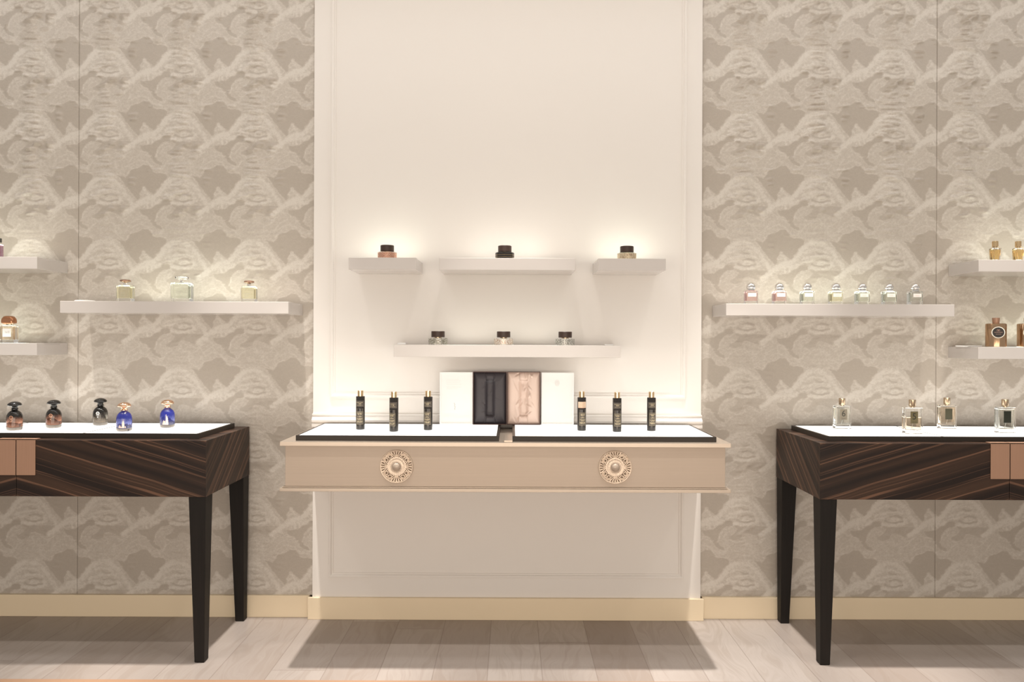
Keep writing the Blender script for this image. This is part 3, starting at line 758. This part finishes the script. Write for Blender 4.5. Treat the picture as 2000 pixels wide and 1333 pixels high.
# ---- generic rectangular glass bottle
def rect_bottle(t, w, d, h, liq_m, fill=0.85, base=0.008, wall=0.004, rc=0.003, shoulder=0.002, glass_m=GL):
    obj('glass_body', loft(NB(), [rrect(w - .002, d - .002, rc, 0), rrect(w, d, rc, .001), rrect(w, d, rc, h - shoulder), rrect(w - 2 * shoulder, d - 2 * shoulder, max(rc - shoulder, .0006), h)]), glass_m, t, smooth=40)
    if liq_m: obj('liquid', slab(w - 2 * wall, d - 2 * wall, max(rc - .001, .001), base, base + (h - base - wall) * fill, .0015), liq_m, t, smooth=40)
LIQY = glass('pale_straw_liquid', (0.93, 0.90, 0.72), 1.34); LIQG = glass('pale_green_liquid', (0.90, 0.93, 0.86), 1.34)
LIQP = glass('pink_liquid', (0.97, 0.74, 0.74), 1.34); LIQC = glass('clear_liquid', (0.95, 0.97, 0.93), 1.34); LIQH = glass('honey_liquid', (0.86, 0.62, 0.28), 1.34)
LIQW = glass('champagne_liquid', (0.95, 0.84, 0.70), 1.34)
# ---- B: three square bottles on the left shelf
def square_bottle(px, w, h, cap_m, label, liq):
    X = at(px, 588, -0.12)[0]
    t = thing('perfume_bottle', label, 'perfume bottle', (X, -0.12, ZM), 0, 'square bottles on the left wall shelf'); t.scale = (1, 1, 1.13)
    rect_bottle(t, w, w * .62, h, liq, .95, .016, .003, .002, .004)
    obj('neck', lathe([(.010, h), (.010, h + .003), (.0075, h + .004), (.0085, h + .009), (.006, h + .012)], 20), SILVER, t, smooth=40)
    cw = .024 if cap_m is not GL else .030
    bm = NB(); k = 8; z0 = h + .0122; cr = w * .37; ch = .010 if cap_m is not GL else .013
    obj('cap', lathe([(cr * .55, z0), (cr, z0 + ch * .3), (cr, z0 + ch * .75), (cr * .8, z0 + ch)], 8), cap_m, t, smooth=0)
    bm = NB(); 
    for q in range(3): box(bm, -.016 + q * .002, .010 - q * .003, -w * .31 - .0004, -w * .31 - .0002, h * .55 - q * .006, h * .55 - q * .006 + .0007)
    obj('label_print', bm, INKG, t, smooth=0)
square_bottle(245, .064, .068, CAPBR, 'square straw-coloured bottle with brown faceted cap, left of the three', LIQY)
square_bottle(355.3, .082, .079, GL, 'larger square pale bottle with clear crystal cap, middle of the shelf', LIQG)
square_bottle(486.3, .063, .066, CAPBR, 'square pale yellow bottle with brown faceted cap, nearest the shelf right end', LIQY)

# ---- C: bottle with white label at far left
X = at(17.5, 671, -0.12)[0]
t = thing('perfume_bottle', 'clear bottle with white square label and domed copper cap at left edge', 'perfume bottle', (X, -0.12, ZLo)); t.scale = (1, 1, 1.08)
rect_bottle(t, .061, .038, .074, LIQW, .98, .014, .004, .002, .002)
obj('neck', lathe([(.012, .074), (.010, .078), (.009, .0795)], 24), GL, t, smooth=40)
obj('cap', loft(NB(), [rrect(.030, .026, .006, .0792), rrect(.053, .036, .008, .0830), rrect(.056, .038, .009, .090), rrect(.054, .036, .011, .101), rrect(.044, .028, .011, .110), rrect(.026, .016, .007, .1135)]), CAPCOP, t, smooth=50)
lb = obj('label', bbox(-.016, .022, -.0196, -.0191, .026, .060), WHITEP, t, smooth=0)
text_obj('1x12', .011, INKG, lb, (.005, -.0198, .045))

# ---- D: bottle just entering at the left edge, on the upper shelf
X = at(-11, 500, -0.12)[0]
t = thing('perfume_bottle', 'mauve glass bottle with black cap, cut by the left edge', 'perfume bottle', (X, -0.12, ZU))
rect_bottle(t, .060, .036, .070, glass('mauve_liquid', (0.62, 0.36, 0.46), 1.34), .98, .008, .0035, .003, .003)
obj('neck', lathe([(.010, .070), (.010, .0755)], 20), PGOLD, t, smooth=40)
obj('cap', slab(.054, .026, .004, .0756, .095, .001), BGLOSS, t, smooth=40)

# ---- E: flat round jars with dark caps
def pattern(name, base, marks, scale, rough=0.3, metal=0.4, stripes=None, thr=0.5, aniso=(1, 1)):
    m = mat(name, base, rough, metal); n = NT(m); x, y, z, v = n.objxyz()
    a = n.math('MULTIPLY', n.math('ARCTAN2', y, x), 0.04)
    vec = n.comb(n.math('MULTIPLY', a, aniso[0]), 0.0, n.math('MULTIPLY', z, aniso[1]))
    if stripes is None:
        f = n.noise(vec, scale, 3, .6); f = n.ramp(f, [(thr - .06, 0.0), (thr + .06, 1.0)])
    else:
        s = n.math('FRACT', n.math('MULTIPLY', z, stripes)); tri = n.math('ABSOLUTE', n.math('SUBTRACT', s, .5))
        f = n.ramp(tri, [(0.36, 0.0), (0.44, 1.0)])
    c = n.mix(f, base, marks); n.L(c, n.b.inputs['Base Color']); return m
def jar(px, py, ztop, deco, label, body_m=GL, cap_m=DWOOD):
    Y = -0.16 + PY; X = at(px, py, Y)[0]
    t = thing('perfume_jar', label, 'perfume jar', (X, Y, ztop + .0002), 0, 'round jars with dark wood caps on the cream panel shelves')
    R = .0425
    obj('glass_body', lathe([(R - .001, 0), (R, .001), (R, .0275), (R - .002, .0295)], 16 if body_m is GL else 40), body_m, t, smooth=20)
    obj('pattern_band', lathe([(R - .0045, .003), (R - .0045, .0262)], 40), deco, t, smooth=40)
    if body_m is not GL:
        for zc in (.0075, .0165): 
            obj('gold_ring', lathe([(R - .001, zc), (R + .0004, zc + .0004), (R + .0004, zc + .0014), (R - .001, zc + .0018)], 40), GOLD, t, smooth=30)
    obj('neck', lathe([(.016, .0294), (.016, .0335)], 24), PGOLD, t, smooth=40)
    obj('cap', lathe([(.0285, .0336), (.0298, .0346), (.0298, .0585), (.0285, .0600)], 40), cap_m, t, smooth=30)
P1 = pattern('copper_mottle', (0.62, 0.22, 0.14), (0.88, 0.62, 0.45), 230, metal=.3, aniso=(1.6, 1))
P3 = pattern('beige_gold_mottle', (0.45, 0.30, 0.18), (0.83, 0.70, 0.50), 120, metal=.3, aniso=(1.6, .6), thr=.44)
P4 = pattern('olive_lattice', (0.24, 0.22, 0.16), (0.75, 0.73, 0.66), 150, metal=.2, aniso=(.5, 2.2), thr=.52)
P5 = pattern('gold_filigree', (0.50, 0.30, 0.17), (0.86, 0.80, 0.72), 170, metal=.3, thr=.46)
P6 = pattern('grey_lattice', (0.20, 0.19, 0.16), (0.76, 0.75, 0.70), 150, metal=.2, aniso=(1.2, 1.6), thr=.50)
BLKJ = mat('black_jar_glass', (0.012, 0.010, 0.008), 0.08, coat=.4)
jar(756.3, 503, ZU, P1, 'round glass jar with coppery pink pattern and dark cap, short left shelf')
jar(985.8, 504, ZU, GOLD, 'black round jar with gold rings and dark cap, wide upper shelf', body_m=BLKJ)
jar(1224.3, 504, ZU, P3, 'round glass jar with beige gold pattern and dark cap, short right shelf')
jar(855.5, 672, ZLo, P4, 'round glass jar with fine grey stripes, leftmost on the low centre shelf')
jar(983.5, 672, ZLo, P5, 'round glass jar with gold filigree scrolls, middle of the low centre shelf')
jar(1103.8, 672, ZLo, P6, 'round glass jar with grey lattice, rightmost on the low centre shelf')

# ---- F: seven silver-capped bottles on the right shelf
def ball_bottle(liq, label):
    t = thing('perfume_bottle', label, 'perfume bottle', (0, 0, 0), 0, 'silver-capped bottles on the right wall shelf')
    rect_bottle(t, .054, .040, .056, liq, .95, .015, .0035, .003, .003)
    obj('collar', lathe([(.017, .0562), (.0185, .0572), (.0185, .0630), (.016, .0640)], 28), WHITEP if False else SILVER, t, smooth=40)
    R = .0208; prof = [(.015, .0642)]
    for k in range(1, 12):
        a = -0.35 + (math.pi / 2 + .35) * k / 12; prof.append((R * math.cos(a), .0700 + .0200 * math.sin(a)))
    obj('cap', lathe(prof, 36), SILVER, t, smooth=70)
    obj('label', bbox(-.0185, .0185, -.0206, -.0201, .0325, .0465), WINK, t, smooth=0)
    bm = NB(); box(bm, -.010, .010, -.0209, -.02065, .0390, .0398); box(bm, -.008, .008, -.0209, -.02065, .0360, .0365)
    obj('label_print', bm, mat('rose_ink', (0.75, 0.55, 0.5), .6), t, smooth=0)
    return t
FP = [(1466.5, LIQP, 'pink square bottle with silver ball cap, leftmost of the seven'),
      (1522, LIQP, 'pink square bottle with silver ball cap, second from the left'),
      (1576.3, LIQG, 'pale green square bottle with silver ball cap, right of the two pink ones'),
      (1632, LIQY, 'faintly yellow square bottle with silver ball cap, middle of the seven'),
      (1683.5, LIQG, 'pale green square bottle with silver ball cap, third from the right'),
      (1736, LIQG, 'near-clear square bottle with silver ball cap, second from the right'),
      (1786.5, LIQC, 'clear square bottle with silver ball cap, rightmost of the seven')]
protoF = {}
for k, (px, lq, lb_) in enumerate(FP):
    if lq.name not in protoF: t = protoF[lq.name] = ball_bottle(lq, lb_)
    else: t = copy_tree(protoF[lq.name]); t['label'] = lb_
    t.location = (at(px, 596, -0.12)[0], -0.12, ZM + .0002); t.rotation_euler = (0, 0, (-.04, .05, .0, -.03, .06, .02, .04)[k]); t.scale = (1.0, 1.0, 1.12)

# ---- G: slim gold bottles, far right upper shelf
def slim(px, label):
    t = thing('perfume_bottle', label, 'perfume bottle', (at(px, 506, -0.17)[0], -0.17, ZU + .0042), 0, 'slim gold bottles on the upper right shelf'); t.scale = (1, 1, 1.08)
    obj('glass_body', loft(NB(), [rrect(.028, .026, .003, 0), rrect(.030, .028, .003, .001), rrect(.036, .032, .003, .048), rrect(.037, .033, .003, .051), rrect(.024, .022, .003, .0545)]), GL, t, smooth=40)
    obj('liquid', loft(NB(), [rrect(.022, .020, .002, .005), rrect(.029, .026, .002, .0455)]), LIQH, t, smooth=40)
    obj('neck', lathe([(.0085, .0546), (.0085, .0575)], 20), PGOLD, t, smooth=40)
    obj('cap', lathe([(.0118, .0576), (.0124, .0582), (.0124, .0800), (.0112, .0812)], 28), GOLD, t, smooth=30)
slim(1943.5, 'slim honey-coloured bottle with gold cap, left one on the upper right shelf')
slim(1988.5, 'slim honey-coloured bottle with gold cap, nearest the right picture edge')

# ---- H: gold bottles with round label
GMIR = mat('hammered_gold_mirror', (0.52, 0.35, 0.22), 0.16, metal=1.0)
nt = NT(GMIR); x, y, z, v = nt.objxyz()
nt.bump(nt.noise(nt.comb(nt.math('MULTIPLY', x, 60), nt.math('MULTIPLY', y, 60), nt.math('MULTIPLY', z, 12)), 1, 2), 0.35, 0.004)
def round_label(px, label):
    t = thing('perfume_bottle', label, 'perfume bottle', (at(px, 675, -0.15)[0], -0.15, ZLo + .0002), -0.36, 'gold bottles with round black labels')
    obj('body', lathe([(.0385, 0), (.041, .0015), (.041, .100), (.0395, .1035), (.034, .105)], 44, sy=.86), GMIR, t, smooth=50)
    obj('cap', lathe([(.0125, .1052), (.0140, .112), (.0150, .128), (.0146, .130)], 28), COPPER, t, smooth=40)
    bm = NB(); R = .0232; n = 36; Zc = .0645; ys = -.0362
    for r0, r1, yy in ((R * 1.10, R * .98, ys),):
        a = [bm.verts.new((.001 + r0 * math.cos(2 * math.pi * i / n), yy, Zc + r0 * math.sin(2 * math.pi * i / n))) for i in range(n)]
        a2 = [bm.verts.new((.001 + r0 * math.cos(2 * math.pi * i / n), yy + .009, Zc + r0 * math.sin(2 * math.pi * i / n))) for i in range(n)]
        b = [bm.verts.new((.001 + r1 * math.cos(2 * math.pi * i / n), yy - .0003, Zc + r1 * math.sin(2 * math.pi * i / n))) for i in range(n)]
        for i in range(n):
            bm.faces.new((a[i], a[(i + 1) % n], b[(i + 1) % n], b[i])); bm.faces.new((a2[i], a2[(i + 1) % n], a[(i + 1) % n], a[i]))
    obj('label_ring', bm, mat('pale_ring', (0.9, 0.85, 0.74), .4), t, smooth=0)
    bm = NB(); vs = [bm.verts.new((.001 + R * math.cos(2 * math.pi * i / n), ys - .0002, Zc + R * math.sin(2 * math.pi * i / n))) for i in range(n)]; bm.faces.new(vs)
    lb = obj('label', bm, mat('black_label', (0.012, 0.008, 0.006), .4), t, smooth=0)
    bm = NB()
    def d(a, b, c_, e): box(bm, .001 + a, .001 + b, ys - .0007, ys - .0004, Zc + c_, Zc + e)
    for sx_ in (-1, 1):
        tube(bm, [(.001 + sx_ * .005, ys - .0006, Zc + .006), (.001 + sx_ * .0055, ys - .0006, Zc + .011), (.001 + sx_ * .002, ys - .0006, Zc + .014)], .0007, 5)
    d(-.0012, .0012, .006, .0125); d(-.006, .006, .0055, .0062)
    for k in range(9): d(-.0155 + k * .0036, -.0155 + k * .0036 + .0024, -.0008, .0016)
    for k in range(6): d(-.0095 + k * .0034, -.0095 + k * .0034 + .0022, -.0085, -.0068)
    obj('label_print', bm, mat('copper_print', (0.40, 0.24, 0.18), .5), lb, smooth=0)
round_label(1945, 'gold mirrored bottle with round black label, fully visible at right')
round_label(2007, 'gold mirrored bottle cut by the right edge, beside its twin')

# ---- I: four rectangular bottles on the right tray
def tall_rect(px, py, w, h, label, lab_m, num, fill=.97, liq=LIQC, lx=0.0, rz=0):
    t = thing('perfume_bottle', label, 'perfume bottle', (0, 0, 0), 0, 'clear rectangular bottles on the right lit tray')
    dpt = .030; t.scale = (1, 1, 1.06)
    rect_bottle(t, w, dpt, h, liq, fill, .016, .005, .0025, .0015)
    obj('neck', lathe([(.0085, h), (.0085, h + .004)], 20), PGOLD, t, smooth=40)
    obj('cap', lathe([(.0132, h + .0041), (.0136, h + .0048), (.0136, h + .0305), (.0128, h + .0315)], 32), PGOLD, t, smooth=30)
    hx, z0, z1 = .0158, h * .40, h * .86
    lb = obj('label', bbox(lx - hx, lx + hx, -dpt / 2 - .0007, -dpt / 2 - .0002, z0, z1), lab_m, t, smooth=0)
    if num: text_obj(num, .036, INKD, lb, (lx, -dpt / 2 - .0009, (z0 + z1) / 2 + .003))
    bm = NB()
    for q, (a, b) in enumerate(((-.011, .011), (-.008, .008))): box(bm, lx + a, lx + b, -dpt / 2 - .0010, -dpt / 2 - .00075, z0 + .006 - q * .003, z0 + .0066 - q * .003)
    obj('label_lines', bm, INKD, lb, smooth=0)
    # spray tube inside
    tube_bm = NB(); tube(tube_bm, [(0, 0, h - .006), (.001, 0, h * .5), (-.006, 0, .020)], .0011, 6)
    obj('dip_tube', tube_bm, WINK, t, smooth=60)
    place_tray(t, px, py, dpt / 2, rz)
LB1 = mat('grey_gold_label', (0.17, 0.145, 0.105), .5); LB2 = mat('olive_gold_label', (0.17, 0.14, 0.075), .35, metal=.4)
LB3 = mat('dark_olive_label', (0.075, 0.070, 0.045), .3, metal=.4); LB4 = mat('black_green_label', (0.018, 0.020, 0.013), .35, metal=.3)
tall_rect(1647.5, 838.5, .0712, .096, 'clear bottle with grey-gold label numbered 6, leftmost on the right table', LB1, '6')
tall_rect(1785.5, 848, .0735, .103, 'part-empty clear bottle with olive label numbered 5, nearest the tray front', LB2, '5', fill=.60, liq=LIQW)
tall_rect(1853, 838, .0725, .098, 'bottle with amber tint and plain dark olive label, between the 5 and the edge one', LB3, None, liq=LIQW)
tall_rect(1967.5, 846.5, .0735, .103, 'clear bottle with black-green label, rightmost on the right table', LB4, None)

# ---- J: six black lotion bottles on the console
BLKB = mat('black_lotion_bottle', (0.016, 0.013, 0.011), 0.22, coat=.25)
nt = NT(BLKB); x, y, z, v = nt.objxyz(); nt.bump(nt.noise(v, 120, 2), 0.03, 0.0004)
BAND = mat('grey_brown_label', (0.075, 0.062, 0.050), 0.45)
BLUSH = mat('blush_label', (0.68, 0.49, 0.36), 0.5)
def lotion(px, py, rot, band, label):
    t = thing('lotion_bottle', label, 'lotion bottle', (0, 0, 0), 0, 'black cylindrical lotion bottles on the console')
    R = .0190
    obj('body', lathe([(R - .002, 0), (R, .0018), (R, .1405), (R - .0012, .1425), (R * .5, .1430)], 40), BLKB, t, smooth=40)
    obj('cap', lathe([(.0122, .1432), (.0122, .1664), (.0114, .1672)], 32), GOLD, t, smooth=40)
    bm = NB(); curved(bm, -.020, .020, .098, .124, R, .0002, 14, rot * .4); obj('name_band', bm, BLUSH if band == 'blush' else BAND, t, smooth=180)
    bm = NB(); curved(bm, -.0150, .0150, .024, .0915, R, .0002, 12, rot); obj('label', bm, BAND, t, smooth=180)
    bm = NB(); curved(bm, -.0095, .0095, .079, .0905, R, .0005, 8, rot); obj('dark_window', bm, BLKB, t, smooth=180)
    rnd = random.Random(int(px)); bm = NB()
    def line(zc, half, hgt, ph, n):
        w = 2 * half / n
        for k in range(n):
            if rnd.random() < .10: continue
            curved(bm, -half + k * w, -half + k * w + w * .72, zc - hgt / 2, zc + hgt / 2, R, .0007, 1, ph)
    for zc, hf, hg, n in ((.072, .0125, .0022, 9), (.0685, .0085, .0022, 6), (.0650, .0085, .0022, 6), (.0590, .0035, .0016, 3), (.0560, .0090, .0024, 7), (.0490, .0115, .0013, 10), (.0468, .0125, .0013, 11), (.0446, .0115, .0013, 10), (.0424, .0065, .0013, 6), (.0370, .0125, .0018, 9), (.0340, .0125, .0018, 9), (.0310, .0095, .0018, 7)):
        line(zc, hf, hg, rot, n)
    for zc in (.0235, .0775): curved(bm, -.0150, .0150, zc, zc + .0005, R, .0006, 10, rot)
    for sx_ in (-1, 1): curved(bm, sx_ * .0150 - .0003, sx_ * .0150 + .0003, .024, .078, R, .0006, 1, rot)
    tiers = ((.1165, .0145, .0022, 10), (.1110, .0070, .0032, 4), (.1045, .0120, .0014, 9)) if band != 'blush' else ((.118, .0145, .0016, 9), (.1125, .0120, .0020, 7), (.107, .0145, .0014, 10), (.102, .0145, .0014, 10))
    for zc, hf, hg, n in tiers: line(zc, hf, hg, rot * .4, n)
    obj('label_print', bm, GINK, t, smooth=0)
    if band == 'blush':
        bm = NB(); curved(bm, -.0150, .0150, .0975, .0985, R, .0007, 10, rot * .4); obj('band_edge', bm, CINK, t, smooth=0)
    place_tray(t, px, py, R)
for px, py, rot, bd, lb_ in ((702, 840, .05, '', 'black gold-capped lotion bottle, leftmost on the console'),
                         (767.7, 844, -.35, '', 'black gold-capped lotion bottle, middle of the left three, set slightly forward'),
                         (835, 841, -.12, '', 'black gold-capped lotion bottle just left of the white box lid'),
                         (1136.8, 842.3, .15, 'blush', 'black gold-capped lotion bottle with a blush pink band'),
                         (1206.3, 844.5, .05, '', 'black gold-capped lotion bottle, middle of the right three, set slightly forward'),
                         (1273.8, 842.8, .12, '', 'black gold-capped lotion bottle, rightmost on the console')):
    lotion(px, py, rot, bd, lb_)
